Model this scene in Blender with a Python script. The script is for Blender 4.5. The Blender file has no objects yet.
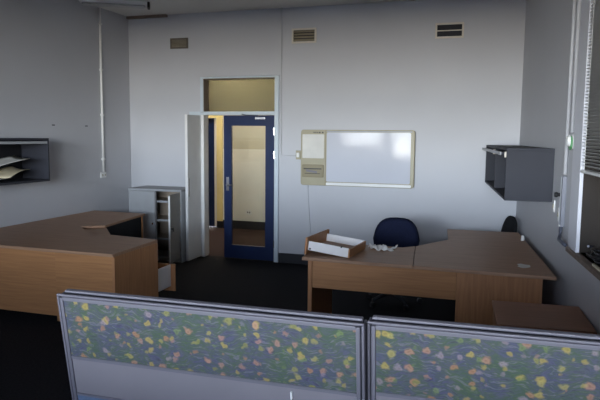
import bpy, bmesh, math, random
from mathutils import Vector, Matrix
random.seed(7)
S = bpy.context.scene
C = S.collection
R = math.radians

# ------------------------------------------------------------------ materials
def new_mat(name):
    m = bpy.data.materials.new(name); m.use_nodes = True
    nt = m.node_tree
    return m, nt, nt.nodes['Principled BSDF']

def N(nt, t, **kw):
    n = nt.nodes.new(t)
    for k, v in kw.items():
        if hasattr(n, k): setattr(n, k, v)
    return n

def ramp(nt, stops, interp='LINEAR'):
    r = nt.nodes.new('ShaderNodeValToRGB'); r.color_ramp.interpolation = interp
    el = r.color_ramp.elements
    while len(el) < len(stops): el.new(0.5)
    for e, (p, c) in zip(el, stops):
        e.position = p; e.color = (*c, 1)
    return r

def plain(name, col, rough=.5, metal=0, var=.08, scale=6, bump=0, bscale=80, spec=.5):
    m, nt, b = new_mat(name)
    tc = N(nt, 'ShaderNodeTexCoord'); no = N(nt, 'ShaderNodeTexNoise')
    no.inputs['Scale'].default_value = scale; no.inputs['Detail'].default_value = 5
    nt.links.new(tc.outputs['Object'], no.inputs['Vector'])
    lo = tuple(c * (1 - var) for c in col); hi = tuple(min(1, c * (1 + var)) for c in col)
    r = ramp(nt, [(.3, lo), (.7, hi)])
    nt.links.new(no.outputs['Fac'], r.inputs['Fac']); nt.links.new(r.outputs['Color'], b.inputs['Base Color'])
    b.inputs['Roughness'].default_value = rough; b.inputs['Metallic'].default_value = metal
    b.inputs['Specular IOR Level'].default_value = spec
    if bump:
        n2 = N(nt, 'ShaderNodeTexNoise'); n2.inputs['Scale'].default_value = bscale; n2.inputs['Detail'].default_value = 3
        nt.links.new(tc.outputs['Object'], n2.inputs['Vector'])
        bp = N(nt, 'ShaderNodeBump'); bp.inputs['Strength'].default_value = bump; bp.inputs['Distance'].default_value = .004
        nt.links.new(n2.outputs['Fac'], bp.inputs['Height']); nt.links.new(bp.outputs['Normal'], b.inputs['Normal'])
    return m

def wood(name, a, b_, axis='X', rough=.5):
    m, nt, b = new_mat(name)
    tc = N(nt, 'ShaderNodeTexCoord'); mp = N(nt, 'ShaderNodeMapping')
    s = {'X': (1.2, 26, 26), 'Y': (26, 1.2, 26), 'Z': (26, 26, 1.2)}[axis]
    mp.inputs['Scale'].default_value = s
    nt.links.new(tc.outputs['Object'], mp.inputs['Vector'])
    no = N(nt, 'ShaderNodeTexNoise'); no.inputs['Scale'].default_value = 2.2; no.inputs['Detail'].default_value = 7
    no.inputs['Distortion'].default_value = .6
    nt.links.new(mp.outputs['Vector'], no.inputs['Vector'])
    r = ramp(nt, [(.32, a), (.68, b_)])
    nt.links.new(no.outputs['Fac'], r.inputs['Fac']); nt.links.new(r.outputs['Color'], b.inputs['Base Color'])
    b.inputs['Roughness'].default_value = rough; b.inputs['Specular IOR Level'].default_value = .35
    return m

def emit(name, col, s):
    m, nt, b = new_mat(name)
    b.inputs['Base Color'].default_value = (*col, 1)
    b.inputs['Emission Color'].default_value = (*col, 1); b.inputs['Emission Strength'].default_value = s
    return m

def glass(name, tint, refl=.06, rough=0.0):
    m = bpy.data.materials.new(name); m.use_nodes = True; nt = m.node_tree
    nt.nodes.clear()
    out = N(nt, 'ShaderNodeOutputMaterial'); mix = N(nt, 'ShaderNodeMixShader')
    tr = N(nt, 'ShaderNodeBsdfTransparent'); gl = N(nt, 'ShaderNodeBsdfGlossy')
    tr.inputs['Color'].default_value = (*tint, 1); gl.inputs['Roughness'].default_value = rough
    fr = N(nt, 'ShaderNodeFresnel'); fr.inputs['IOR'].default_value = 1.45
    nt.links.new(fr.outputs[0], mix.inputs[0]); nt.links.new(tr.outputs[0], mix.inputs[1]); nt.links.new(gl.outputs[0], mix.inputs[2])
    nt.links.new(mix.outputs[0], out.inputs['Surface'])
    return m

def fabric_floral(name):
    m, nt, b = new_mat(name)
    L = nt.links.new
    tc = N(nt, 'ShaderNodeTexCoord')
    # warped coordinates for the brushy leaves
    wn = N(nt, 'ShaderNodeTexNoise'); wn.inputs['Scale'].default_value = 9; wn.inputs['Detail'].default_value = 3
    L(tc.outputs['Object'], wn.inputs['Vector'])
    sub = N(nt, 'ShaderNodeVectorMath', operation='SUBTRACT'); sub.inputs[1].default_value = (.5, .5, .5)
    L(wn.outputs['Color'], sub.inputs[0])
    sc = N(nt, 'ShaderNodeVectorMath', operation='SCALE'); sc.inputs['Scale'].default_value = .09
    L(sub.outputs[0], sc.inputs[0])
    add = N(nt, 'ShaderNodeVectorMath', operation='ADD')
    L(tc.outputs['Object'], add.inputs[0]); L(sc.outputs[0], add.inputs[1])
    # diagonal strokes
    mp = N(nt, 'ShaderNodeMapping'); mp.inputs['Rotation'].default_value = (0, R(38), 0); mp.inputs['Scale'].default_value = (10, 10, 46)
    L(add.outputs[0], mp.inputs['Vector'])
    st = N(nt, 'ShaderNodeTexNoise'); st.inputs['Scale'].default_value = 2.4; st.inputs['Detail'].default_value = 4
    L(mp.outputs['Vector'], st.inputs['Vector'])
    base = ramp(nt, [(.28, (.026, .026, .052)), (.42, (.085, .082, .125)), (.50, (.05, .072, .07)), (.56, (.068, .095, .05)), (.64, (.165, .15, .19)), (.72, (.04, .07, .075))])
    L(st.outputs['Fac'], base.inputs['Fac'])
    big = N(nt, 'ShaderNodeTexNoise'); big.inputs['Scale'].default_value = 13; big.inputs['Detail'].default_value = 4
    L(tc.outputs['Object'], big.inputs['Vector'])
    br = ramp(nt, [(.40, (.062, .064, .11)), (.5, (.078, .088, .088)), (.60, (.06, .095, .05))])
    L(big.outputs['Fac'], br.inputs['Fac'])
    mx = N(nt, 'ShaderNodeMixRGB'); mx.inputs['Fac'].default_value = .5
    L(base.outputs['Color'], mx.inputs[1]); L(br.outputs['Color'], mx.inputs[2])
    col = mx.outputs['Color']
    # blossoms : two layers of cells
    for seed, scale, r0, stops in ((0.0, 18.5, .285, [(0, (.36, .27, .045)), (.26, (.36, .18, .11)), (.5, (.37, .28, .05)), (.68, (.36, .17, .07)), (.84, (.24, .23, .05))]),
                                   (3.7, 17.0, .225, [(0, (.34, .18, .14)), (.35, (.34, .29, .07)), (.6, (.14, .20, .06)), (.8, (.27, .21, .25))])):
        mpp = N(nt, 'ShaderNodeMapping'); mpp.inputs['Location'].default_value = (seed, seed * .7, 0); mpp.inputs['Scale'].default_value = (1, 1, 1.1); mpp.inputs['Rotation'].default_value = (R(90), 0, 0)
        L(tc.outputs['Object'], mpp.inputs['Vector'])
        # a small wobble so that blossoms are not round dots
        w2 = N(nt, 'ShaderNodeTexNoise'); w2.inputs['Scale'].default_value = 42; w2.inputs['Detail'].default_value = 2
        L(tc.outputs['Object'], w2.inputs['Vector'])
        s2 = N(nt, 'ShaderNodeVectorMath', operation='SUBTRACT'); s2.inputs[1].default_value = (.5, .5, .5); L(w2.outputs['Color'], s2.inputs[0])
        s3 = N(nt, 'ShaderNodeVectorMath', operation='SCALE'); s3.inputs['Scale'].default_value = .03; L(s2.outputs[0], s3.inputs[0])
        a2 = N(nt, 'ShaderNodeVectorMath', operation='ADD'); L(mpp.outputs[0], a2.inputs[0]); L(s3.outputs[0], a2.inputs[1])
        vo = N(nt, 'ShaderNodeTexVoronoi', voronoi_dimensions='2D'); vo.inputs['Scale'].default_value = scale; vo.inputs['Randomness'].default_value = .85
        L(a2.outputs[0], vo.inputs['Vector'])
        sep = N(nt, 'ShaderNodeSeparateColor'); L(vo.outputs['Color'], sep.inputs[0])
        cr = ramp(nt, stops, 'CONSTANT'); L(sep.outputs[0], cr.inputs['Fac'])
        # inner shading of each petal as printed
        inn = N(nt, 'ShaderNodeMixRGB', blend_type='MULTIPLY'); 
        vr = ramp(nt, [(0, (.75, .7, .6)), (.12, (1.1, 1.05, 1.0)), (.3, (.75, .75, .75))]); L(vo.outputs['Distance'], vr.inputs['Fac'])
        inn.inputs['Fac'].default_value = 1; L(cr.outputs['Color'], inn.inputs[1]); L(vr.outputs['Color'], inn.inputs[2])
        # size varies per cell
        mul = N(nt, 'ShaderNodeMath', operation='MULTIPLY'); mul.inputs[1].default_value = r0 * .75; L(sep.outputs[1], mul.inputs[0])
        ad = N(nt, 'ShaderNodeMath', operation='ADD'); ad.inputs[1].default_value = r0 * .42; L(mul.outputs[0], ad.inputs[0])
        ms = N(nt, 'ShaderNodeMath', operation='SUBTRACT'); L(ad.outputs[0], ms.inputs[0]); L(vo.outputs['Distance'], ms.inputs[1])
        m3 = N(nt, 'ShaderNodeMath', operation='MULTIPLY'); m3.use_clamp = True; m3.inputs[1].default_value = 7; L(ms.outputs[0], m3.inputs[0])
        m4 = N(nt, 'ShaderNodeMath', operation='MULTIPLY'); m4.inputs[1].default_value = .64; L(m3.outputs[0], m4.inputs[0])
        mm = N(nt, 'ShaderNodeMixRGB'); L(m4.outputs[0], mm.inputs['Fac']); L(col, mm.inputs[1]); L(inn.outputs['Color'], mm.inputs[2])
        col = mm.outputs['Color']
    dye = N(nt, 'ShaderNodeHueSaturation'); dye.inputs['Saturation'].default_value = .92; dye.inputs['Value'].default_value = .90
    L(col, dye.inputs['Color']); L(dye.outputs[0], b.inputs['Base Color']); b.inputs['Roughness'].default_value = .9
    b.inputs['Specular IOR Level'].default_value = .15
    return m

M = {}
M['paint'] = plain('wall paint', (.505, .505, .525), .55, var=.03, scale=1.2, bump=.12, bscale=140)
M['ceil'] = plain('ceiling paint', (.70, .68, .64), .8, var=.03, scale=1.5)
M['skirt'] = plain('dark skirting', (.012, .012, .016), .6)
M['carpet'] = plain('charcoal carpet', (.017, .0165, .0185), .95, var=.3, scale=60, bump=.5, bscale=300, spec=.1)
M['carpet2'] = plain('brown carpet', (.042, .026, .024), .95, var=.25, scale=50, bump=.5, bscale=300, spec=.1)
M['cream'] = plain('cream corridor paint', (.56, .52, .40), .6, var=.03)
M['creamlow'] = plain('pale lower corridor', (.78, .75, .66), .6, var=.03)
M['yellow'] = plain('pale yellow gloss paint', (.80, .66, .30), .35, var=.03)
M['frame_w'] = plain('pale blue gloss paint', (.56, .62, .66), .35, var=.03)
M['reveal'] = plain('brown reveal paint', (.22, .16, .12), .5)
M['blue'] = plain('navy gloss paint', (.009, .020, .070), .4, var=.06, spec=.3)
M['leafgrey'] = plain('grey leaf paint', (.74, .73, .71), .4, var=.04)
M['chrome'] = plain('chrome', (.7, .7, .72), .2, 1, var=.02)
M['desk'] = wood('beech laminate', (.31, .175, .105), (.41, .24, .145), 'X')
M['desky'] = wood('beech laminate across', (.195, .103, .055), (.275, .152, .085), 'Y')
M['deskf'] = wood('beech laminate front', (.385, .18, .073), (.48, .232, .094), 'X')
M['deskv'] = wood('beech laminate upright', (.37, .172, .075), (.48, .23, .10), 'Z')
M['pedtop'] = wood('walnut laminate', (.28, .125, .065), (.36, .165, .088), 'X')
M['black'] = plain('black plastic', (.012, .012, .014), .5)
M['darkmetal'] = plain('dark grey steel', (.075, .08, .105), .42, var=.04)
M['midsteel'] = plain('slate enamelled steel', (.034, .035, .044), .6, var=.04, spec=.25)
M['cabgrey'] = plain('grey enamelled steel', (.19, .195, .225), .42, var=.04)
M['cabin'] = plain('dark steel inside', (.05, .05, .06), .5)
M['lcab'] = plain('pale grey enamelled steel', (.34, .35, .36), .42, var=.04)
M['lcabtop'] = plain('grey cabinet top', (.20, .20, .20), .45)
M['lcabdoor'] = plain('warm grey enamelled steel', (.25, .235, .21), .42, var=.04)
M['lcabin'] = plain('beige steel inside', (.36, .29, .22), .5)
M['white'] = plain('white plastic', (.78, .77, .74), .4, var=.03)
M['drawerw'] = plain('white drawer side', (.82, .79, .77), .4, var=.03)
M['paper'] = plain('white paper', (.66, .64, .59), .8, var=.06)
M['paperb'] = plain('buff paper', (.60, .52, .36), .8, var=.06)
M['beige'] = plain('beige plastic', (.355, .315, .205), .45, var=.04)
M['olive'] = plain('olive plastic', (.24, .20, .11), .45, var=.06)
M['board'] = plain('glossy writing film', (.56, .57, .62), .07, var=.015, scale=2, spec=.14, bump=.35, bscale=7)
M['ventw'] = plain('cream vent paint', (.66, .60, .50), .5)
M['ventb'] = plain('brown vent', (.13, .11, .085), .5)
M['ventl'] = plain('tan louvre', (.27, .23, .16), .5)
M['navyfab'] = plain('navy upholstery', (.012, .016, .042), .9, var=.2, scale=90, bump=.3, bscale=400, spec=.2)
M['blackfab'] = plain('black upholstery', (.012, .012, .014), .9, var=.2, scale=90, spec=.2)
M['pframe'] = plain('lilac grey enamel', (.115, .108, .128), .5, var=.04)
M['ppanel'] = plain('lilac grey panel', (.168, .154, .168), .6, var=.03)
M['pblue'] = plain('blue grey fabric', (.085, .125, .20), .9, var=.1, scale=120)
M['gap'] = plain('near black filler', (.012, .012, .018), .7)  # near-black colour for grooves, vent slots and drilled marks
M['floral'] = fabric_floral('printed floral fabric')
M['bronze'] = plain('bronze anodised frame', (.022, .016, .012), .5, spec=.25)
M['bronzeglass'] = plain('tinted window film', (.025, .019, .014), .2, spec=.3)
M['blind'] = plain('blind slat', (.55, .54, .52), .4)
M['winw'] = plain('white window board', (.60, .60, .64), .45, var=.02)
M['sill'] = plain('worn timber sill', (.16, .11, .08), .6, var=.3, scale=20)
M['green'] = plain('green plastic ring', (.10, .30, .12), .4)
M['paneclear'] = glass('clear pane', (.92, .95, .95))
M['panedoor'] = glass('door pane', (.88, .88, .84))
M['panedusty'] = glass('dusty pane', (.50, .50, .43))
M['tube'] = emit('added corridor lamp', (1, .91, .79), 88)
M['diff'] = plain('prismatic diffuser', (.50, .49, .46), .4)
M['ground'] = plain('asphalt outside', (.13, .12, .11), .9)

# ------------------------------------------------------------------ mesh helper
class MB:
    def __init__(s): s.bm = bmesh.new()
    def box(s, x0, x1, y0, y1, z0, z1, mtx=None):
        v = [s.bm.verts.new(Vector(p)) for p in ((x0,y0,z0),(x1,y0,z0),(x1,y1,z0),(x0,y1,z0),(x0,y0,z1),(x1,y0,z1),(x1,y1,z1),(x0,y1,z1))]
        for f in ((3,2,1,0),(4,5,6,7),(0,1,5,4),(1,2,6,5),(2,3,7,6),(3,0,4,7)): s.bm.faces.new([v[i] for i in f])
        if mtx: 
            for q in v: q.co = mtx @ q.co
        return s
    def prism(s, poly, z0, z1, axis='z'):
        def P(a, b, c): return {'z': (a, b, c), 'y': (a, c, b), 'x': (c, a, b)}[axis]
        lo = [s.bm.verts.new(P(*p, z0)) for p in poly]; hi = [s.bm.verts.new(P(*p, z1)) for p in poly]
        n = len(poly)
        s.bm.faces.new(lo[::-1]); s.bm.faces.new(hi)
        for i in range(n): s.bm.faces.new([lo[i], lo[(i+1) % n], hi[(i+1) % n], hi[i]])
        return s
    def tube(s, pts, r, n=10, closed_ends=True):
        pts = [Vector(p) for p in pts]; rings = []
        for i, p in enumerate(pts):
            d = (pts[min(i+1, len(pts)-1)] - pts[max(i-1, 0)]).normalized()
            a = d.cross(Vector((0, 0, 1)) if abs(d.z) < .9 else Vector((1, 0, 0))).normalized(); b = d.cross(a)
            rr = r[i] if isinstance(r, (list, tuple)) else r
            rings.append([s.bm.verts.new(p + rr*(math.cos(2*math.pi*k/n)*a + math.sin(2*math.pi*k/n)*b)) for k in range(n)])
        for A, B in zip(rings, rings[1:]):
            for k in range(n): s.bm.faces.new([A[k], A[(k+1) % n], B[(k+1) % n], B[k]])
        s.bm.faces.new(rings[0][::-1]); s.bm.faces.new(rings[-1])
        return s
    def grid(s, fn, nu, nv, th=0):
        g = [[s.bm.verts.new(fn(u/nu, v/nv)) for v in range(nv+1)] for u in range(nu+1)]
        for u in range(nu):
            for v in range(nv): s.bm.faces.new([g[u][v], g[u+1][v], g[u+1][v+1], g[u][v+1]])
        return s
    def build(s, name, mat, parent=None, bevel=0, smooth=False, solid=0, sub=0, seg=2):
        bmesh.ops.recalc_face_normals(s.bm, faces=s.bm.faces[:])
        me = bpy.data.meshes.new(name); s.bm.to_mesh(me); s.bm.free()
        me.materials.append(M[mat])
        if smooth: me.polygons.foreach_set('use_smooth', [True]*len(me.polygons))
        o = bpy.data.objects.new(name, me); C.objects.link(o)
        if parent: o.parent = parent
        if solid:
            q = o.modifiers.new('solid', 'SOLIDIFY'); q.thickness = solid; q.offset = 0
        if bevel:
            q = o.modifiers.new('bevel', 'BEVEL'); q.width = bevel; q.segments = seg; q.limit_method = 'ANGLE'
        if sub:
            q = o.modifiers.new('sub', 'SUBSURF'); q.levels = sub; q.render_levels = sub
        return o

def B(name, mat, x0, x1, y0, y1, z0, z1, parent=None, bevel=0):
    return MB().box(x0, x1, y0, y1, z0, z1).build(name, mat, parent, bevel)
def rrect(x0, x1, y0, y1, r, n=6):
    out = []
    for cx, cy, a0 in ((x1-r, y0+r, -90), (x1-r, y1-r, 0), (x0+r, y1-r, 90), (x0+r, y0+r, 180)):
        for k in range(n+1):
            a = R(a0 + 90*k/n); out.append((cx + r*math.cos(a), cy + r*math.sin(a)))
    return out
def thing(name, label, cat, loc=(0,0,0), rz=0, group=None):
    o = bpy.data.objects.new(name, None); C.objects.link(o); o.empty_display_size = .1
    o.location = loc; o.rotation_euler = (0, 0, rz); tag(o, label, cat, group); return o
def tag(o, label, cat, group=None):
    o['label'] = label; o['category'] = cat; o['kind'] = 'thing'
    if group: o['group'] = group
    return o
def struct(o): o['kind'] = 'structure'; return o
def copy_tree(o, parent=None):
    c = o.copy(); C.objects.link(c)
    if parent: c.parent = parent
    for ch in list(o.children): copy_tree(ch, c)
    return c

# ------------------------------------------------------------------ room
XL, YB, H = -5.06, 7.72, 3.42
YR = -3.0                                 # wall behind the photographer
WA = R(4.82); WP = (.319, YB, 0)          # the side wall with the window runs a little askew
T = .25
# ceiling, floor
struct(B('floor', 'carpet', XL-.3, 1.7, YR-.3, YB+.1, -.12, 0))
struct(B('ceiling', 'ceil', XL-.3, 1.7, YR-.3, YB+T, H, H+.12))
# back wall round the door opening
w = MB()
w.box(-7.4, -3.92, YB, YB+T, 0, H); w.box(-3.92, -2.745, YB, YB+T, 2.55, H); w.box(-2.745, 1.0, YB, YB+T, 0, H)
struct(w.build('wall_back', 'paint'))
wall_left = struct(B('wall_left', 'paint', XL-.3, XL, YR-.3, YB, 0, H))
# rear wall with two daylight windows
w = MB(); wz0, wz1 = .9, 2.75
wins = [(-4.4, -3.2), (-2.9, -1.05), (-.75, 1.1)]
xs = [XL-.3] + [v for p in wins for v in p] + [1.7]
for i in range(0, len(xs), 2): w.box(xs[i], xs[i+1], YR-T, YR, 0, H)
for a, b in wins: w.box(a, b, YR-T, YR, 0, wz0); w.box(a, b, YR-T, YR, wz1, H)
struct(w.build('wall_rear', 'paint'))
for i, (a, b) in enumerate(wins):
    f = MB(); y0, y1 = YR-.16, YR-.10
    f.box(a, b, y0, y1, wz0, wz0+.06); f.box(a, b, y0, y1, wz1-.06, wz1)
    f.box(a, a+.06, y0, y1, wz0+.06, wz1-.06); f.box(b-.06, b, y0, y1, wz0+.06, wz1-.06)
    for t in (1/3, 2/3):
        xm = a + (b-a)*t; f.box(xm-.03, xm+.03, y0, y1, wz0+.06, wz1-.06)
    f.box(a+.06, b-.06, y0+.005, y1-.005, 1.72, 1.78)
    fo = struct(f.build('window_%d' % (i+2), 'bronze'))
    g = B('window_pane', 'paneclear', a+.03, b-.03, YR-.134, YR-.126, wz0+.03, wz1-.03, fo)
    s = B('window_sill', 'winw', a-.05, b+.05, YR-.10, YR+.08, wz0-.035, wz0, fo)
# askew side wall (local frame: x = out of the room, y = along the wall away from the photographer)
def on_wall(o): o.location = WP; o.rotation_euler = (0, 0, WA); return o
wy0, wy1, wwz0, wwz1 = -6.6, -3.30, .97, 3.0
w = MB()
w.box(0, T, -11.0, wy0, 0, H); w.box(0, T, wy1, .1, 0, H); w.box(0, T, wy0, wy1, 0, wwz0); w.box(0, T, wy0, wy1, wwz1, H)
struct(on_wall(w.build('wall_right', 'paint')))
# window in it
f = MB(); x0, x1 = .15, .20
f.box(x0, x1, wy0, wy1, wwz0, wwz0+.06); f.box(x0, x1, wy0, wy1, wwz1-.06, wwz1)
f.box(x0, x1, wy1-.06, wy1, wwz0, wwz1); f.box(x0, x1, wy0, wy0+.06, wwz0, wwz1)
for t in (.25, .5, .75):
    ym = wy0 + (wy1-wy0)*t; f.box(x0, x1, ym-.03, ym+.03, wwz0, wwz1)
win = struct(on_wall(f.build('window_1', 'bronze')))
B('window_pane', 'bronzeglass', .172, .18, wy0+.03, wy1-.03, wwz0+.03, wwz1-.03, win)
B('window_reveal', 'bronze', .0, .149, wy1-.012, wy1-.001, wwz0, wwz1, win)
B('window_frame_board', 'winw', -.025, -.0005, wy1-.02, wy1+.235, .955, 3.05, win, .003)
B('window_sill', 'sill', -.045, .15, wy0-.05, wy1+.20, wwz0-.03, wwz0, win, .004)
# baseboards
struct(MB().box(-2.74, .30, YB-.014, YB-.0005, 0, .135).box(XL+.001, -3.935, YB-.014, YB-.0005, 0, .135).build('baseboard_back', 'skirt'))
struct(B('baseboard_left', 'skirt', XL+.0005, XL+.014, YR, YB-.015, 0, .135))
o = struct(on_wall(B('baseboard_right', 'skirt', -.014, -.0005, -10.6, -.03, 0, .135)))
# brown strip along the ceiling corner
struct(B('ceiling_strip', 'reveal', XL+.001, -4.42, YB-.05, YB-.0005, 3.385, H-.0005))

# unseen half height wall added behind the photographer to shade desks and screens
struct(MB().box(-3.0, 1.0, -1.4, -1.3, 0, 1.22).box(XL+.001, -3.0, -1.4, -1.3, 0, 1.55).build('wall_added_shade', 'paint'))

# door and transom --------------------------------------------------
fr = MB()
fy0, fy1 = YB-.012, YB+T
fr.box(-3.915, -3.872, fy0, YB+.17, 2.05, 2.545)                       # transom left
fr.box(-2.81, -2.75, fy0, YB+.17, 0, 2.545)                             # right jamb
fr.box(-3.872, -2.81, fy0, YB+.17, 2.522, 2.545)
fr.box(-4.09, -2.81, fy0, YB+.01, 2.022, 2.068)                        # head between door and transom
fr.box(-3.872, -2.81, YB+.01, YB+.17, 2.022, 2.068)
door = struct(fr.build('door_1', 'frame_w', None, .002))
B('door_jamb', 'leafgrey', -3.919, -3.872, YB+.0, YB+.13, 0, 2.022, door)
MB().box(-3.8715, -3.866, YB+.002, YB+.148, 2.069, 2.521).box(-3.866, -2.811, YB+.002, YB+.148, 2.512, 2.5215).build('transom_reveal', 'reveal', door)
B('transom_pane', 'panedusty', -3.868, -2.812, YB+.149, YB+.155, 2.07, 2.52, door)
lf = MB(); lx0, lx1, ly0, ly1 = -3.565, -2.818, YB+.005, YB+.047
gx0, gx1, gz0, gz1 = -3.452, -2.945, .2, 1.872
lf.box(lx0, gx0, ly0, ly1, .012, 2.014); lf.box(gx1, lx1, ly0, ly1, .012, 2.014)
lf.box(gx0, gx1, ly0, ly1, .012, gz0); lf.box(gx0, gx1, ly0, ly1, gz1, 2.014)
leaf = lf.build('door_leaf', 'blue', door)
B('door_glass', 'panedoor', gx0+.001, gx1-.001, YB+.022, YB+.028, gz0+.001, gz1-.001, leaf)
h = MB().box(-3.525, -3.485, YB-.006, YB+.004, .97, 1.16); h.tube([(-3.505, YB-.006, 1.05), (-3.505, YB-.05, 1.05), (-3.49, YB-.055, 1.05), (-3.40, YB-.055, 1.05)], .009)
h.build('door_handle', 'chrome', leaf)
c = MB().box(-3.08, -2.93, YB-.05, YB+.004, 1.955, 1.992).build('door_closer', 'chrome', leaf, .006)
MB().tube([(-3.04, YB-.03, 1.992), (-3.04, YB-.03, 2.012), (-3.19, YB-.10, 2.014), (-3.28, YB-.02, 2.03)], .008).build('closer_arm', 'darkmetal', leaf)
for z in (.25, 1.48, 1.80):
    MB().tube([(-2.814, YB-.012, z-.05), (-2.814, YB-.012, z+.05)], .009).build('hinge', 'chrome', door)
# narrow second leaf, swung into the room
nl = B('narrow_leaf', 'leafgrey', -3.955, -3.915, YB-.40, YB-.013, .012, 2.014, door, .003)
MB().box(-3.9149, -3.912, YB-.385, YB-.36, .9, 1.15).build('flush_bolt', 'chrome', nl)

# corridor beyond ----------------------------------------------------
CY = 10.3
struct(B('floor_corridor', 'carpet2', -7.2, -1.2, YB+.1, CY+.6, -.12, 0))
struct(B('ceiling_corridor', 'ceil', -7.2, -1.2, YB+T, CY+.3, H, H+.12))
w = MB(); w.box(-7.2, -5.42, CY, CY+.2, 0, H); w.box(-4.80, -1.2, CY, CY+.2, 1.49, H); w.box(-5.42, -4.80, CY, CY+.2, 2.06, H)
struct(w.build('wall_corridor', 'cream'))
struct(B('wall_corridor_lower', 'creamlow', -4.80, -1.2, CY, CY+.2, 0, 1.49))  # lower part of the corridor wall in a paler tone
struct(B('wall_corridor_end', 'cream', -1.2, -1.0, YB+T, CY+.2, 0, H))
struct(B('wall_corridor_far_end', 'cream', -7.4, -7.2, YB+T, CY+.2, 0, H))
struct(MB().box(-4.77, -1.2, CY-.016, CY-.0005, 0, .155).box(-7.2, -5.5, CY-.016, CY-.0005, 0, .155).build('baseboard_corridor', 'skirt'))
fd = MB().box(-4.89, -4.775, CY-.03, CY+.15, .13, 2.06).box(-5.5, -5.40, CY-.03, CY+.15, .13, 2.06).box(-5.5, -4.775, CY-.03, CY+.15, 2.0601, 2.13)
fdo = struct(fd.build('door_2', 'yellow'))
MB().box(-4.89, -4.775, CY-.03, CY+.15, 0, .1299).box(-5.5, -5.40, CY-.03, CY+.15, 0, .1299).build('jamb_foot', 'black', fdo)
B('door_leaf', 'blue', -5.395, -4.975, CY+.05, CY+.09, .01, 2.058, fdo)
B('door_edge', 'leafgrey', -4.974, -4.895, CY+.05, CY+.09, .01, 2.058, fdo)
t = thing('wall_outlet', 'cream socket low on the corridor wall seen through the glass door', 'outlet', (-4.25, CY, .32))
B('outlet_plate', 'white', -.055, .055, -.010, -.0005, -.04, .04, t, .003)
for x in (-.03, .012): B('socket_hole', 'black', x, x+.018, -.014, -.0101, -.015, .015, t)
t = thing('ceiling_light', 'added unseen batten lighting the corridor beyond the door', 'light', (-4.4, 9.2, H))  # lamp added out of view to brighten the corridor
B('light_body', 'white', -.6, .6, -.06, .06, -.05, -.0005, t)
MB().tube([(-.57, 0, -.075), (.57, 0, -.075)], .02).build('added_lamp_tube', 'tube', t)

# ------------------------------------------------------------------ wall fittings on the back wall
def vent(x0, x1, z0, z1, fm, lm, nl, label):
    t = thing('wall_vent', label, 'vent', ((x0+x1)/2, YB, (z0+z1)/2), 0, 'wall vents under the ceiling')
    w, h = (x1-x0)/2, (z1-z0)/2; b = .022
    MB().box(-w, w, -.02, -.0005, h-b, h).box(-w, w, -.02, -.0005, -h, -h+b).box(-w, -w+b, -.02, -.0005, -h+b, h-b).box(w-b, w, -.02, -.0005, -h+b, h-b).build('vent_frame', fm, t)
    B('vent_backing', 'gap', -w+b, w-b, -.004, -.0005, -h+b, h-b, t)
    m = MB(); gap = (2*h-2*b)/nl
    for k in range(nl):
        zc = -h+b+gap*(k+.5)
        q = Matrix.Translation((0, -.011, zc)) @ Matrix.Rotation(R(-30 if lm != 'ventw' else 0), 4, 'X')
        m.box(-w+b, w-b, -.001, .001, -gap*.42 if lm != 'ventw' else -.006, gap*.42 if lm != 'ventw' else .006, q)
    m.build('louvres', lm, t)
vent(-4.375, -4.10, 2.945, 3.09, 'ventb', 'ventl', 6, 'brown wall vent high above the grey metal cabinet, nearest the conduit corner')
vent(-2.57, -2.235, 2.955, 3.145, 'ventw', 'ventl', 4, 'cream framed wall vent with tan louvres, middle of the three vents')
vent(-.715, -.375, 2.945, 3.13, 'ventw', 'ventw', 1, 'cream framed wall vent with dark open slots, nearest the window wall')

# thin surface conduit and cable to the copyboard
o = MB().tube([(-2.715, YB-.009, H-.001), (-2.715, YB-.009, 1.49), (-2.70, YB-.009, 1.475), (-2.50, YB-.009, 1.475)], .008)
tag(o.build('wall_cable', 'paint', smooth=True), 'thin painted cable running down beside the blue door and across to a socket', 'cable')
t = thing('cable_socket', 'small cream socket on the wall beside the beige copyboard', 'outlet', (-2.465, YB, 1.487))
B('outlet_plate', 'beige', -.034, .034, -.018, -.0005, -.06, .06, t, .003)
B('plug', 'white', -.02, .02, -.04, -.018, -.03, .03, t, .004)

t = thing('copyboard', 'wall mounted electronic whiteboard with beige frame and printer side panel', 'whiteboard', (0, YB, 0))
body = MB().prism(rrect(-2.415, -.918, 1.09, 1.825, .035), -.065, -.001, 'y').build('board_frame', 'beige', t, .006)
MB().prism(rrect(-2.06, -.965, 1.145, 1.79, .02), -.0675, -.0655, 'y').build('writing_surface', 'board', t)
MB().prism(rrect(-2.06, -.95, 1.098, 1.135, .012), -.085, -.0655, 'y').build('pen_tray', 'white', t, .004)
MB().prism(rrect(-2.06, -.95, 1.794, 1.812, .008), -.074, -.0655, 'y').build('top_strip', 'lcab', t, .002)
MB().prism(rrect(-2.392, -2.095, 1.45, 1.765, .01), -.069, -.0655, 'y').build('paper_window', 'paper', t, .001)
pu = MB().prism(rrect(-2.39, -2.095, 1.20, 1.365, .012), -.088, -.0655, 'y').build('printer_unit', 'olive', t, .006)
MB().box(-2.365, -2.12, -.0905, -.0885, 1.305, 1.318).box(-2.35, -2.14, -.0905, -.0885, 1.245, 1.252).build('paper_slot', 'black', pu)
q = Matrix.Translation((-2.25, -.093, 1.275)) @ Matrix.Rotation(R(8), 4, 'Y')
MB().box(-.08, .07, -.001, .001, -.012, .016, q).build('printed_slip', 'ppanel', pu)
m = MB()
for x in (-2.24, -2.215, -2.19): m.box(x, x+.014, -.069, -.0655, 1.782, 1.796)
m.box(-2.165, -2.145, -.069, -.0655, 1.78, 1.798); m.box(-2.125, -2.105, -.069, -.0655, 1.78, 1.798)
m.build('control_buttons', 'black', t)
MB().box(-2.078, -2.068, -.0665, -.0645, 1.10, 1.82).build('frame_seam', 'olive', t)
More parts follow.
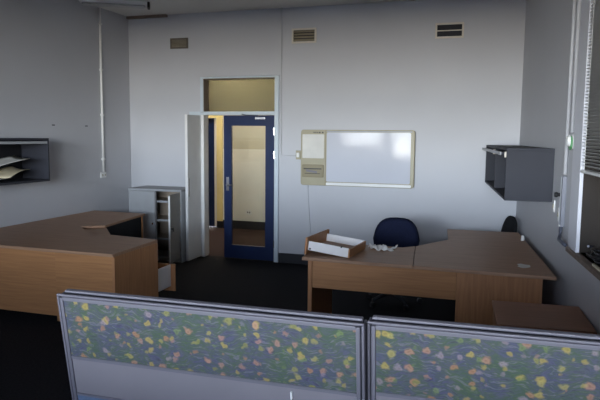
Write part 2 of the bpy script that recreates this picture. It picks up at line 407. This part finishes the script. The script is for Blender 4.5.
m = MB(); m.tube([(-2.325, -.012, 1.09), (-2.322, -.012, .95), (-2.31, -.012, .75), (-2.29, -.012, .5), (-2.27, -.012, .30)], .006)
m.build('power_cord', 'paint', t, smooth=True)

# ------------------------------------------------------------------ left wall fittings
t = thing('wall_conduit', 'white conduit pipe running down from the ceiling on the side wall', 'conduit', (XL, 7.03, 0))
MB().tube([(.017, 0, H-.001), (.017, 0, 1.23)], .016, 12).build('pipe', 'white', t, smooth=True)
for z in (3.2, 2.6, 2.0, 1.4): B('saddle_clip', 'white', .0005, .036, -.022, .022, z-.012, z+.012, t)
t = thing('wall_outlet', 'white double socket at the foot of the white conduit pipe', 'outlet', (XL, 7.03, 1.185))
B('outlet_plate', 'white', .0005, .02, -.06, .06, -.036, .036, t, .004)
for y in (-.035, .02): B('rocker_switch', 'beige', .0201, .024, y, y+.015, -.012, .012, t)
for y in (6.084, 6.709): B('drilled_mark', 'gap', XL+.0005, XL+.003, y-.025, y+.025, 1.838, 1.850, wall_left)

def wall_cabinet(name, label, L, D, z0, z1, ndiv, group):
    """open fronted flipper-door unit: local x 0..D out from the wall, y -L..0"""
    t = thing(name, label, 'cabinet', (0,0,0), 0, group)
    s = .022
    MB().box(.001, D, -L, 0, z1-s, z1).box(.001, D, -L, 0, z0, z0+s).build('carcass', 'cabgrey', t, .002)
    for y in (-L, -s): B('end_panel', 'cabgrey', .001, D, y, y+s, z0+s, z1-s, t, .002)
    B('back_panel', 'cabin', .001, .012, -L+s, -s, z0+s, z1-s, t)
    for k in range(1, ndiv):
        y = -L*k/ndiv; B('divider', 'cabgrey', .012, D-.01, y-.01, y+.01, z0+s, z1-s, t)
    return t
def flap(t, L, D, z1, ndiv, out, mat='cabgrey'):
    for k in range(ndiv):
        a, b = -L + L*k/ndiv + .025, -L + L*(k+1)/ndiv - .025
        f = B('flipper_door', mat, .05, D+out, a, b, z1-.058, z1-.036, t, .003)
        B('door_pull', 'lcab', D+out, D+out+.008, a, b, z1-.06, z1-.034, f)
# left wall unit
tl = wall_cabinet('wall_shelf_unit', 'dark grey open wall unit holding loose papers above the corner desk', 2.3, .37, 1.215, 1.69, 2, None)
tl.location = (XL, 5.56, 0)
for o in tl.children_recursive:
    o.data.materials[0] = M['midsteel'] if o.name.split('.')[0] != 'back_panel' else M['black']
flap(tl, 2.3, .37, 1.69, 2, -.01, 'midsteel')
def sheet(name, mat, label, x, y, z, w, d, rz, tilt, curl):
    m = MB()
    m.grid(lambda u, v: Vector(((u-.5)*w, (v-.5)*d, curl*(u-.5)**2 + .3*curl*math.sin(3*v))), 8, 8)
    o = m.build(name, mat, None, smooth=True, solid=.004)
    o.location = (x, y, z); o.rotation_euler = (tilt[0], tilt[1], rz); tag(o, label, 'paper', 'papers in the dark wall unit'); return o
sheet('loose_paper', 'paper', 'white curled paper sheet lying topmost in the dark wall unit', XL+.23, 4.93, 1.40, .24, .66, R(-8), (R(13), R(6)), .06)
sheet('loose_paper', 'paperb', 'buff folded paper lying under the white sheets in the wall unit', XL+.24, 5.13, 1.315, .2, .40, R(14), (R(9), R(8)), .08)
sheet('loose_paper', 'paper', 'white paper pad lying flat on the floor of the wall unit', XL+.20, 4.73, 1.258, .24, .5, R(4), (R(1), R(-1)), .03)

# ceiling fitting near the corner
t = thing('ceiling_light', 'unlit fluorescent fitting on the ceiling near the conduit corner', 'light', (-4.45, 6.86, H), R(30))
B('light_body', 'white', -.62, .20, -.075, .075, -.04, -.0005, t, .006)
MB().prism(rrect(-.60, .18, -.062, .062, .05), -.07, -.041).build('diffuser', 'diff', t, .012)
MB().prism(rrect(.201, .235, -.07, .07, .015), -.075, -.001).build('end_cap', 'bronze', t, .006)

# ------------------------------------------------------------------ right wall fittings (in the wall's own frame)
tr = wall_cabinet('wall_shelf_unit', 'mid grey open wall unit in the corner above the wide desk', 2.19, .385, 1.205, 1.655, 2, None)
tr.location = Vector(WP) + Matrix.Rotation(WA, 3, 'Z') @ Vector((0, -.075, 0)); tr.rotation_euler = (0, 0, WA)
for o in tr.children_recursive:
    if o.data.materials[0] == M['cabgrey']: o.data.materials[0] = M['midsteel']
for o in tr.children_recursive:                                        # this one faces the other way
    o.data.transform(Matrix.Scale(-1, 4, (1, 0, 0))); o.data.flip_normals()
for k in range(2):
    a, b = -2.19 + 1.095*k + .025, -2.19 + 1.095*(k+1) - .025
    f = B('flipper_door', 'midsteel', -.425, -.06, a, b, 1.597, 1.618, tr, .003)
    B('door_pull', 'lcab', -.433, -.4255, a, b, 1.594, 1.622, f)
    B('hinge_arm', 'ventw', -.40, -.37, a-.014, a-.002, 1.575, 1.622, f)
def wt(name, label, cat, y, z, group=None):
    p = Vector(WP) + Matrix.Rotation(WA, 3, 'Z') @ Vector((0, y, z)); return thing(name, label, cat, p, WA, group)
t = wt('wall_conduit', 'white conduit pipe from the ceiling to the grey trunking by the window', 'conduit', -2.80, 0)
MB().tube([(-.016, 0, H-.001), (-.016, 0, 1.47)], .014, 10).build('pipe', 'paint', t, smooth=True)
t = wt('wall_conduit', 'white conduit pipe ending at the green ringed switch by the window', 'conduit', -2.965, 0)
MB().tube([(-.016, 0, H-.001), (-.016, 0, 1.785)], .014, 10).build('pipe', 'paint', t, smooth=True)
t = wt('isolator_switch', 'round white switch with a green ring on the window wall', 'switch', -2.985, 1.715)
MB().tube([(-.0005, 0, 0), (-.022, 0, 0)], .055, 20).build('switch_base', 'white', t, .004)
MB().tube([(-.022, 0, -.006), (-.034, 0, -.006)], .052, 20).build('switch_ring', 'green', t, .003)
MB().tube([(-.034, 0, .01), (-.055, 0, .01)], [.045, .032], 20).build('switch_dome', 'white', t, .004)
MB().box(-.02, -.0005, .06, .17, -.01, .01).build('switch_bracket', 'lcab', t)
t = wt('cable_trunking', 'upright grey cable trunking below the white conduit pipe', 'trunking', -2.775, 0)
B('trunking_cover', 'cabgrey', -.03, -.0005, -.03, .03, 1.07, 1.455, t, .003)
B('trunking_edge', 'lcab', -.034, -.0305, .012, .024, 1.07, 1.455, t)
t = wt('black_knob', 'small black knob on the wall between the wall unit and trunking', 'knob', -2.62, 1.30)
MB().tube([(-.0005, 0, 0), (-.02, 0, 0), (-.035, 0, 0), (-.05, 0, 0)], [.015, .012, .022, .018], 12).build('knob_head', 'black', t, smooth=True)
t = wt('light_switch', 'small white switch on the wall just below the wall unit', 'switch', -2.385, 1.185, 'small white switches')
B('switch_plate', 'white', -.012, -.0005, -.022, .022, -.05, .05, t, .003); B('rocker', 'beige', -.017, -.012, -.009, .009, -.016, .016, t)
t = wt('light_switch', 'small white switch lower and nearer the grey trunking', 'switch', -2.60, 1.14, 'small white switches')
B('switch_plate', 'white', -.012, -.0005, -.022, .022, -.055, .055, t, .003); B('rocker', 'beige', -.017, -.012, -.009, .009, -.016, .016, t)
p = lambda x, y, z: Vector(WP) + Matrix.Rotation(WA, 3, 'Z') @ Vector((x, y, z))
t = wt('drain_pipe', 'dark pipe bending from the trunking down to the timber window sill', 'pipe', 0, 0)
MB().tube([(-.02, -2.775, 1.068), (-.022, -2.775, 1.03), (-.028, -2.80, 1.0), (-.05, -2.88, .985), (-.052, -3.0, .985), (-.052, -3.12, .984)], .0135, 10).build('pipe', 'darkmetal', t, smooth=True)
MB().tube([(-.02, -2.775, 1.085), (-.02, -2.775, 1.0705)], .02, 10).build('pipe_collar', 'white', t)
# blind
t = wt('venetian_blind', 'half raised venetian blind hanging in the window opening', 'blind', 0, 0)
m = MB(); z = 1.56; n = 0
while z < 2.93:
    q = Matrix.Translation((-.002, -4.85, z)) @ Matrix.Rotation(R(20), 4, 'Y'); m.box(-.024, .024, -1.7, 1.515, -.0008, .0008, q); z += .021; n += 1
m.build('slats', 'blind', t)
B('bottom_rail', 'blind', -.027, .023, -6.55, -3.335, 1.515, 1.535, t, .003)
B('head_rail', 'winw', -.032, .028, -6.55, -3.325, 2.935, 2.985, t)
for y in (-3.45, -4.85, -6.3):
    m = MB(); m.tube([(-.029, y, 1.53), (-.029, y, 2.94)], .0015, 6); m.build('ladder_cord', 'white', t)
# clutter on the sill
t = wt('window_latch', 'dark casement latch standing on the sill below the blind', 'latch', -3.46, .97)
MB().box(.02, .07, -.05, .05, 0, .02).box(.035, .055, -.015, .015, .02, .07).build('latch_base', 'bronze', t, .004)
MB().tube([(.045, 0, .07), (.0, -.09, .085)], .009).build('latch_lever', 'darkmetal', t)
m = MB(); pts = []
for k in range(60):
    a = k*.42; pts.append((.05 + .05*math.cos(a)*(1+.3*math.sin(k*.7)), -3.68 + .10*math.sin(a)*(1+.2*math.cos(k*.9)), .978 + .0011*k))
cb = m.tube(pts, .006, 6).build('cable_coil', 'black', None, smooth=True)
cb.location = WP; cb.rotation_euler = (0, 0, WA); tag(cb, 'tangled black cable coil lying on the timber window sill', 'cable')
t = wt('wooden_stick', 'thin pale stick lying along the timber window sill', 'stick', -3.9, .971)
MB().box(-.02, -.004, -.15, .15, 0, .012).build('stick', 'paperb', t); 

# ------------------------------------------------------------------ grey storage cabinet with doors
t = thing('storage_cabinet', 'grey two door metal cabinet standing beside the door, one door open', 'cabinet', (-4.79, 7.235, 0))
W, D, Hc = .82, .465, 1.0; s = .018
MB().box(0, W, 0, D, Hc-.028, Hc).build('cabinet_top', 'lcabtop', t, .004)
MB().box(-.001, W+.001, -.004, -.0002, Hc-.03, Hc-.002).build('top_edge', 'lcab', t, .001)
for x in (0, W-s): B('side_panel', 'lcab', x, x+s, .0, D, 0, Hc-.0285, t)
B('back_panel', 'lcabin', s, W-s, D-.012, D, .06, Hc-.0285, t)
B('plinth', 'lcab', s, W-s, .01, D-.02, 0, .06, t)
for z in (.30, .56, .82): B('shelf', 'lcabin', s+.001, W-s-.001, .05, D-.014, z, z+.016, t); 
for z in (.30, .56, .82): B('shelf_edge', 'lcab', s+.001, W-s-.001, .038, .0495, z-.008, z+.018, t)
d1 = B('cabinet_door', 'lcab', s, .405, -.002, .018, .062, Hc-.035, t, .002)
B('door_stile', 'lcabtop', .406, .425, .0, .03, .062, Hc-.035, t)
d2 = B('cabinet_door', 'lcabdoor', 0, .37, -.009, .009, .062, Hc-.035, t, .002)
d2.location = (W-s-.01, -.012, 0); d2.rotation_euler = (0, 0, R(180+99)); d2['label'] = 'open cabinet door'
B('door_edge', 'white', .3705, .374, -.012, .012, .07, Hc-.05, d2)
MB().tube([(.335, .009, .52), (.335, .03, .52)], .013).box(.32, .35, .03, .045, .485, .535).build('door_handle', 'black', d2, .003)
MB().tube([(.35, .0, .52), (.35, -.02, .52)], .013).build('lock', 'chrome', d1).location = (.03, -.002, 0)

# ------------------------------------------------------------------ left corner desk
TZ, TT = .72, .028
t = thing('corner_desk', 'beech corner desk along the conduit wall with a dropped keyboard shelf', 'desk', (0, 0, 0))
top = [(-5.055, 4.375), (-3.045, 4.345), (-3.075, 5.12), (-3.66, 5.21), (-3.80, 5.09), (-4.30, 5.56), (-4.11, 5.735), (-4.255, 6.79), (-5.055, 6.82)]
MB().prism(top, TZ-TT, TZ).build('desk_top', 'desk', t, .004)
ks = [(-3.655, 5.215), (-3.81, 5.075), (-4.315, 5.56), (-4.10, 5.74)]
MB().prism(ks, .672, .69).build('keyboard_shelf', 'desk', t, .003)
MB().box(-3.689, -3.085, 4.40, 4.425, .05, TZ-TT).build('front_panel', 'deskf', t, .002)
MB().box(-5.05, -3.695, 4.425, 4.445, .09, TZ-TT).build('front_panel', 'deskf', t, .002)
MB().box(-3.085, -3.06, 4.385, 5.095, 0, TZ-TT).build('end_panel', 'deskv', t, .002)
MB().box(-5.05, -4.28, 6.755, 6.78, 0, TZ-TT).build('end_panel', 'deskv', t, .002)
MB().box(-5.05, -5.03, 4.43, 6.75, .25, TZ-TT).build('back_panel', 'deskf', t)
q = MB().prism([(-4.32, 5.60), (-4.335, 5.585), (-3.825, 5.075), (-3.81, 5.09)], .56, .671); q.build('shelf_support', 'darkmetal', t)
MB().box(-4.30, -4.285, 5.80, 6.74, .40, TZ-TT).build('apron', 'black', t)
m = MB().box(-3.56, -3.54, 4.43, 5.09, .06, TZ-TT).box(-3.11, -3.09, 4.43, 5.09, .06, TZ-TT).box(-3.54, -3.11, 4.43, 5.09, .06, .08)
ped = m.build('pedestal', 'deskv', t)
B('drawer_front', 'deskv', -3.56, -3.09, 5.091, 5.109, .41, TZ-TT-.005, ped, .002)
dr = B('drawer_front', 'deskv', -3.56, -3.09, 5.475, 5.492, .115, .40, t, .002)
m = MB().box(-3.15, -3.138, 4.95, 5.475, .165, .395).box(-3.512, -3.50, 4.95, 5.475, .165, .395).box(-3.50, -3.15, 4.95, 4.962, .165, .395).box(-3.50, -3.15, 4.962, 5.475, .165, .175)
m.build('drawer_box', 'drawerw', dr, .001)
B('drawer_base', 'deskf', -3.499, -3.151, 4.963, 5.474, .176, .182, dr)
MB().tube([(-3.39, 5.492, .33), (-3.39, 5.515, .33), (-3.26, 5.515, .33), (-3.26, 5.492, .33)], .005).build('drawer_handle', 'black', dr)

# ------------------------------------------------------------------ right corner desk
t = thing('corner_desk', 'beech corner desk under the corner wall unit with a loose drawer on it', 'desk', (0, 0, 0))
MB().prism([(-1.495, 4.797), (-.560, 4.772), (-.645, 5.655), (-.75, 5.545), (-1.495, 5.575)], TZ-TT, TZ).build('desk_top', 'desk', t, .004)
MB().prism([(-.556, 4.772), (.50, 4.742), (.318, 6.875), (-.435, 6.855), (-.375, 6.15), (-.641, 5.655)], TZ-TT, TZ).build('corner_top', 'desk', t, .004)
MB().box(-1.45, -1.415, 4.83, 5.54, 0, TZ-TT).build('end_panel', 'deskv', t, .002)
MB().box(-1.414, -.223, 4.84, 4.862, .452, TZ-TT).build('modesty_panel', 'deskf', t, .002)
MB().prism([(-.222, 4.835), (.413, 4.82), (.413, 4.842), (-.222, 4.857)], 0, TZ-TT).build('front_panel', 'deskv', t, .002)
MB().prism([(.39, 4.85), (.412, 4.85), (.255, 6.80), (.233, 6.80)], 0, TZ-TT).build('side_panel', 'deskv', t)
MB().box(-.42, .23, 6.80, 6.82, 0, TZ-TT).build('end_panel', 'deskv', t)
MB().prism([(-.222, 4.86), (-.20, 4.86), (-.20, 5.45), (-.222, 5.45)], 0, TZ-TT).build('inner_panel', 'deskv', t)
tag(MB().prism([(.235+.05*math.cos(a*.628)*(1+.3*math.sin(a*2.2)) + .05, 5.07+.075*math.sin(a*.628)*(1+.25*math.cos(a*1.7))) for a in range(10)], TZ+.0003, TZ+.0016).build('paper_scrap', 'paper'),
    'small torn scrap of paper on the desk corner by the window wall', 'paper')
m = MB().tube([(.335, 6.35, TZ), (.335, 6.35, TZ+.05)], [.018, .014], 10)
tag(m.build('plastic_stopper', 'white', smooth=False), 'small white stopper standing on the desk edge against the window wall', 'stopper')

# loose drawer on it
t = thing('desk_drawer_box', 'loose white sided drawer with a wood front lying on the desk', 'drawer', (-1.478, 4.915, TZ+.040), 0); t.rotation_euler = (0, R(5.6), R(-6)); t.scale = (1, 1, 1)
L_, Wd, hh, s = .365, .45, .08, .013
B('drawer_front', 'deskv', -.02, -.001, -.03, Wd+.05, -.036, .112, t, .002)
B('drawer_side', 'drawerw', 0, L_, 0, s, 0, hh, t, .002); B('drawer_side', 'drawerw', 0, L_, Wd-s, Wd, 0, hh, t, .002)
B('drawer_back', 'deskf', L_+.0005, L_+.014, .0, Wd, 0, hh-.004, t, .001)
B('drawer_base', 'desk', .001, L_, s+.0005, Wd-s-.0005, .008, .014, t)
MB().tube([(.02, -.008, .015), (.02, -.0005, .015)], .008).build('runner_roller', 'black', t); MB().tube([(.30, -.002, .0785), (.30, .016, .0785)], .007).build('runner_roller', 'black', t)
MB().box(-.035, -.0205, Wd-.02, Wd+.03, .075, .10).build('drawer_handle', 'black', t, .004)

# crumpled cloth
def cr(u, v):
    x = (u-.5)*.21; y = (v-.5)*.15
    z = .012 + .014*math.sin(u*11+v*3) + .011*math.cos(v*13-u*5) + .01*math.sin(u*23+v*17)
    return Vector((x + .018*math.sin(v*9), y + .02*math.sin(u*8), max(.003, z)))
o = MB().grid(cr, 26, 18).build('crumpled_paper', 'drawerw', None, smooth=True, solid=.004)
o.location = (-.915, 5.38, TZ); o.rotation_euler = (0, 0, R(-10)); tag(o, 'crumpled white paper lying on the desk in front of the navy chair', 'paper')

# pedestal in front of the right desk
t = thing('low_pedestal', 'low brown wooden pedestal against the window wall behind the floral screen', 'pedestal', (.085, 3.73, 0), R(3.0))
B('pedestal_top', 'pedtop', -.01, .545, -.01, .545, .602, .625, t, .003)
MB().box(.0, .535, .012, .535, .05, .601).build('carcass', 'deskv', t, .002)
for z0, z1 in ((.055, .32), (.326, .455), (.461, .597)):
    d = B('drawer', 'deskv', .003, .532, -.006, .0115, z0, z1, t, .002)
    MB().tube([(.20, -.0065, z1-.05), (.20, -.03, z1-.05), (.33, -.03, z1-.05), (.33, -.0065, z1-.05)], .005, 8).build('drawer_handle', 'black', d)
for x, y in ((.05, .05), (.485, .05), (.05, .485), (.485, .485)):
    MB().tube([(x, y, .05), (x, y, .035)], .012).tube([(x-.012, y, .0225), (x+.012, y, .0225)], .0225, 14).build('castor', 'black', t)

# ------------------------------------------------------------------ office chairs
def chair(fab, label, loc, rz, zs, bw, bh, zb):
    t = thing('office_chair', label, 'chair', loc, rz, None)
    # local: user faces -y ; backrest at +y
    pts = []
    def sup(u, v):    # back shell: superellipse outline, curved in plan
        a = 2*math.pi*u; r = v
        e = .64
        cx = math.copysign(abs(math.cos(a))**e, math.cos(a)); cz = math.copysign(abs(math.sin(a))**e, math.sin(a))
        x = bw/2*r*cx*(1 - .10*max(0, -cz) - .16*max(0, cz)); z = bh/2*r*cz
        return x, z
    m = MB(); nu, nv = 28, 6; front, back = [], []
    for side, lst in ((-1, front), (1, back)):
        for j in range(nv+1):
            row = []
            for i in range(nu):
                x, z = sup(i/nu, j/nv if j else .02)
                th = .035*math.sqrt(max(0, 1-(j/nv)**3))
                row.append(m.bm.verts.new((x, .24 + side*th - .5*x*x*.9 + .05*(z/bh), zb + z)))
            lst.append(row)
    for lst in (front, back):
        for A, B_ in zip(lst, lst[1:]):
            for i in range(nu): m.bm.faces.new([A[i], A[(i+1) % nu], B_[(i+1) % nu], B_[i]])
        m.bm.faces.new(lst[0])
    for i in range(nu): m.bm.faces.new([front[-1][i], front[-1][(i+1) % nu], back[-1][(i+1) % nu], back[-1][i]])
    bmesh.ops.remove_doubles(m.bm, verts=m.bm.verts[:], dist=.0005)
    m.build('backrest', fab, t, smooth=True)
    MB().prism(rrect(-.235, .235, -.23, .22, .09), zs-.04, zs+.035).build('seat', fab, t, .025, True, seg=3)
    MB().tube([(0, .05, zs-.06), (0, .2, zs-.07), (0, .30, zs-.02), (0, .305, zb-.02), (0, .29, zb+.05)], [.022, .022, .022, .02, .016]).build('back_support', 'black', t, smooth=True)
    MB().box(-.09, .09, -.09, .09, zs-.075, zs-.041).build('tilt_mechanism', 'black', t, .01)
    MB().tube([(0, 0, .1), (0, 0, .25), (0, 0, .2501), (0, 0, zs-.075)], [.03, .03, .016, .016], 14).build('gas_column', 'black', t)
    m = MB()
    for k in range(5):
        a = R(72*k+15); m.tube([(0, 0, .115), (.12*math.cos(a), .12*math.sin(a), .11), (.29*math.cos(a), .29*math.sin(a), .075)], [.03, .024, .016], 8)
    m.build('star_base', 'black', t, smooth=True)
    for k in range(5):
        a = R(72*k+15); x, y = .285*math.cos(a), .285*math.sin(a); d = Vector((-math.sin(a), math.cos(a), 0))*.02
        MB().tube([Vector((x, y, .0275))-d, Vector((x, y, .0275))+d], .0275, 14).tube([(x, y, .05), (x, y, .075)], .008).build('castor', 'black', t)
    return t
chair('navyfab', 'navy blue office chair standing behind the desk beside the crumpled paper', (-.925, 6.20, 0), R(3), .47, .50, .46, .645)
chair('blackfab', 'black office chair turned sideways in the corner under the wall unit', (.02, 7.30, 0), R(-70), .46, .42, .40, .635)

# ------------------------------------------------------------------ floral partition screens
def screen(label, TL, TR, width, lean, tilt=0, off=0):
    TL, TR = Vector(TL), Vector(TR)
    u = (TR-TL); u.normalize()
    yaw = math.atan2(u.y, u.x)
    t = thing('partition_screen', label, 'partition screen', (0,0,0), 0, 'floral partition screens')
    Rm = Matrix.Rotation(yaw, 4, 'Z') @ Matrix.Rotation(R(lean), 4, 'X') @ Matrix.Rotation(R(tilt), 4, 'Y')
    Hh = TL.z / math.cos(R(lean)) - .012
    base = TL - (Rm.to_3x3() @ Vector((0, 0, Hh)))
    t.location = base; t.rotation_euler = Rm.to_euler()
    Wd, d = width, .050
    # front face is y=0, thickness goes to +y ; z from 0 to Hh
    # stiles: outer strip, groove, inner strip
    for x0, sgn in ((0, 1), (Wd, -1)):
        a = lambda q: x0 + sgn*q
        X = lambda p, q: (min(a(p), a(q)), max(a(p), a(q)))
        B('outer_stile', 'pframe', *X(0, .008), 0, d, .02, Hh-.008, t, .002)
        B('stile_groove', 'gap', *X(.0081, .0119), .006, d-.006, .02, Hh-.012, t)
        B('inner_stile', 'pframe', *X(.012, .0245), -.002, d, .02, Hh-.012, t, .002)
    B('head_rail', 'pframe', .0247, Wd-.0247, -.002, .014, Hh-.022, Hh-.009, t, .002)
    B('cap_front', 'pframe', .0, Wd, 0, .010, Hh-.0075, Hh, t, .002)
    B('cap_groove', 'gap', .012, Wd-.012, .0105, .030, Hh-.03, Hh-.006, t)
    B('cap_back', 'pframe', .010, Wd-.010, .0305, d, Hh-.03, Hh+.001, t, .003)
    fb = Hh-.229
    f = MB().box(off-(Wd-.05)/2, off+(Wd-.05)/2, .002, .03, fb-Hh, -.0225).build('floral_fabric', 'floral', t)
    f.location = (Wd/2-off, 0, Hh)
    B('fabric_trim', 'pframe', .025, Wd-.025, -.001, .03, fb-.012, fb-.0005, t, .001)
    B('middle_panel', 'ppanel', .025, Wd-.025, .003, .03, fb-.145, fb-.013, t)
    B('panel_bead', 'pframe', .025, Wd-.025, -.001, .03, fb-.154, fb-.1455, t, .001)
    B('lower_fabric', 'pblue', .025, Wd-.025, .003, .03, 0.06, fb-.1545, t)
    B('bottom_rail', 'pframe', .025, Wd-.025, 0, d, .02, .0595, t)
    B('rear_panel', 'ppanel', .025, Wd-.025, .0305, d-.004, .06, Hh-.031, t)
    for x in (.02, Wd-.08):
        B('foot', 'black', x, x+.06, .005, d-.005, 0, .0195, t)
    return t
s1 = screen('foreground floral partition screen whose plain lilac lower panel shows', (-1.386, 1.652, 1.2), (-.329, 1.670, 1.2), 1.056, 9, 0)
B('panel_clip', 'white', .823, .828, -.006, .0029, .925, .950, s1, .001)
s2 = screen('foreground floral partition screen set slightly higher, nearest the window wall', (-.3265, 1.698, 1.2), (.297, 1.721, 1.2), 1.056, 9, 0, 2.37)

# ------------------------------------------------------------------ outside ground
o = struct(B('ground_outside', 'ground', -40, 40, -60, YR-T-.01, -1.2, -1.0))

# ------------------------------------------------------------------ light
wd = bpy.data.worlds.new('sky'); S.world = wd; wd.use_nodes = True; nt = wd.node_tree
bg = nt.nodes['Background']
tc = N(nt, 'ShaderNodeTexCoord'); sep = N(nt, 'ShaderNodeSeparateXYZ'); nt.links.new(tc.outputs['Generated'], sep.inputs[0])
mr = N(nt, 'ShaderNodeMapRange'); mr.inputs['From Min'].default_value = -1; mr.inputs['From Max'].default_value = 1
nt.links.new(sep.outputs['Z'], mr.inputs['Value'])
mr.inputs['From Min'].default_value = -.4; mr.inputs['From Max'].default_value = .4   # sine of the elevation
def el(d): return (math.sin(R(d)) + .4)/.8
r = ramp(nt, [(el(-20), (.030, .024, .018)), (el(-8.5), (.12, .090, .064)), (el(-4.8), (1.30, 1.06, .82)), (el(-1), (.86, .82, .79)), (el(5.5), (.90, .98, 1.15)), (el(10), (.18, .20, .26)), (1, (.09, .12, .2))])
nt.links.new(mr.outputs[0], r.inputs['Fac']); nt.links.new(r.outputs['Color'], bg.inputs['Color'])
bg.inputs['Strength'].default_value = 31
for a, b in wins:
    l = bpy.data.lights.new('window_daylight', 'AREA'); l.shape = 'RECTANGLE'; l.size = b-a; l.size_y = wz1-wz0
    l.cycles.is_portal = True
    o = bpy.data.objects.new('window_daylight', l); C.objects.link(o); o.location = ((a+b)/2, YR-T-.01, (wz0+wz1)/2)
    o.rotation_euler = (R(90), 0, 0)   # faces into the room (+y)

# ------------------------------------------------------------------ camera
cam = bpy.data.cameras.new('camera'); co = bpy.data.objects.new('camera', cam); C.objects.link(co)
cam.sensor_width = 36; cam.lens = 601.6*36/600; cam.clip_start = .05
yaw, pit, rol = R(17.54), R(6.07), R(.54)
fwd = Vector((-math.sin(yaw)*math.cos(pit), math.cos(yaw)*math.cos(pit), -math.sin(pit)))
rt = Vector((math.cos(yaw), math.sin(yaw), 0)); up = rt.cross(fwd)
r2 = math.cos(rol)*rt + math.sin(rol)*up; u2 = -math.sin(rol)*rt + math.cos(rol)*up
mt = Matrix(((r2.x, u2.x, -fwd.x), (r2.y, u2.y, -fwd.y), (r2.z, u2.z, -fwd.z)))
co.matrix_world = Matrix.Translation((0, 0, 1.74)) @ mt.to_4x4()
S.camera = co
S.view_settings.view_transform = 'Standard'; S.view_settings.look = 'None'
S.view_settings.gamma = 1; S.view_settings.use_curve_mapping = False
S.view_settings.exposure = 1.33
S.cycles.max_bounces = 10; S.cycles.diffuse_bounces = 6; S.cycles.transparent_max_bounces = 12
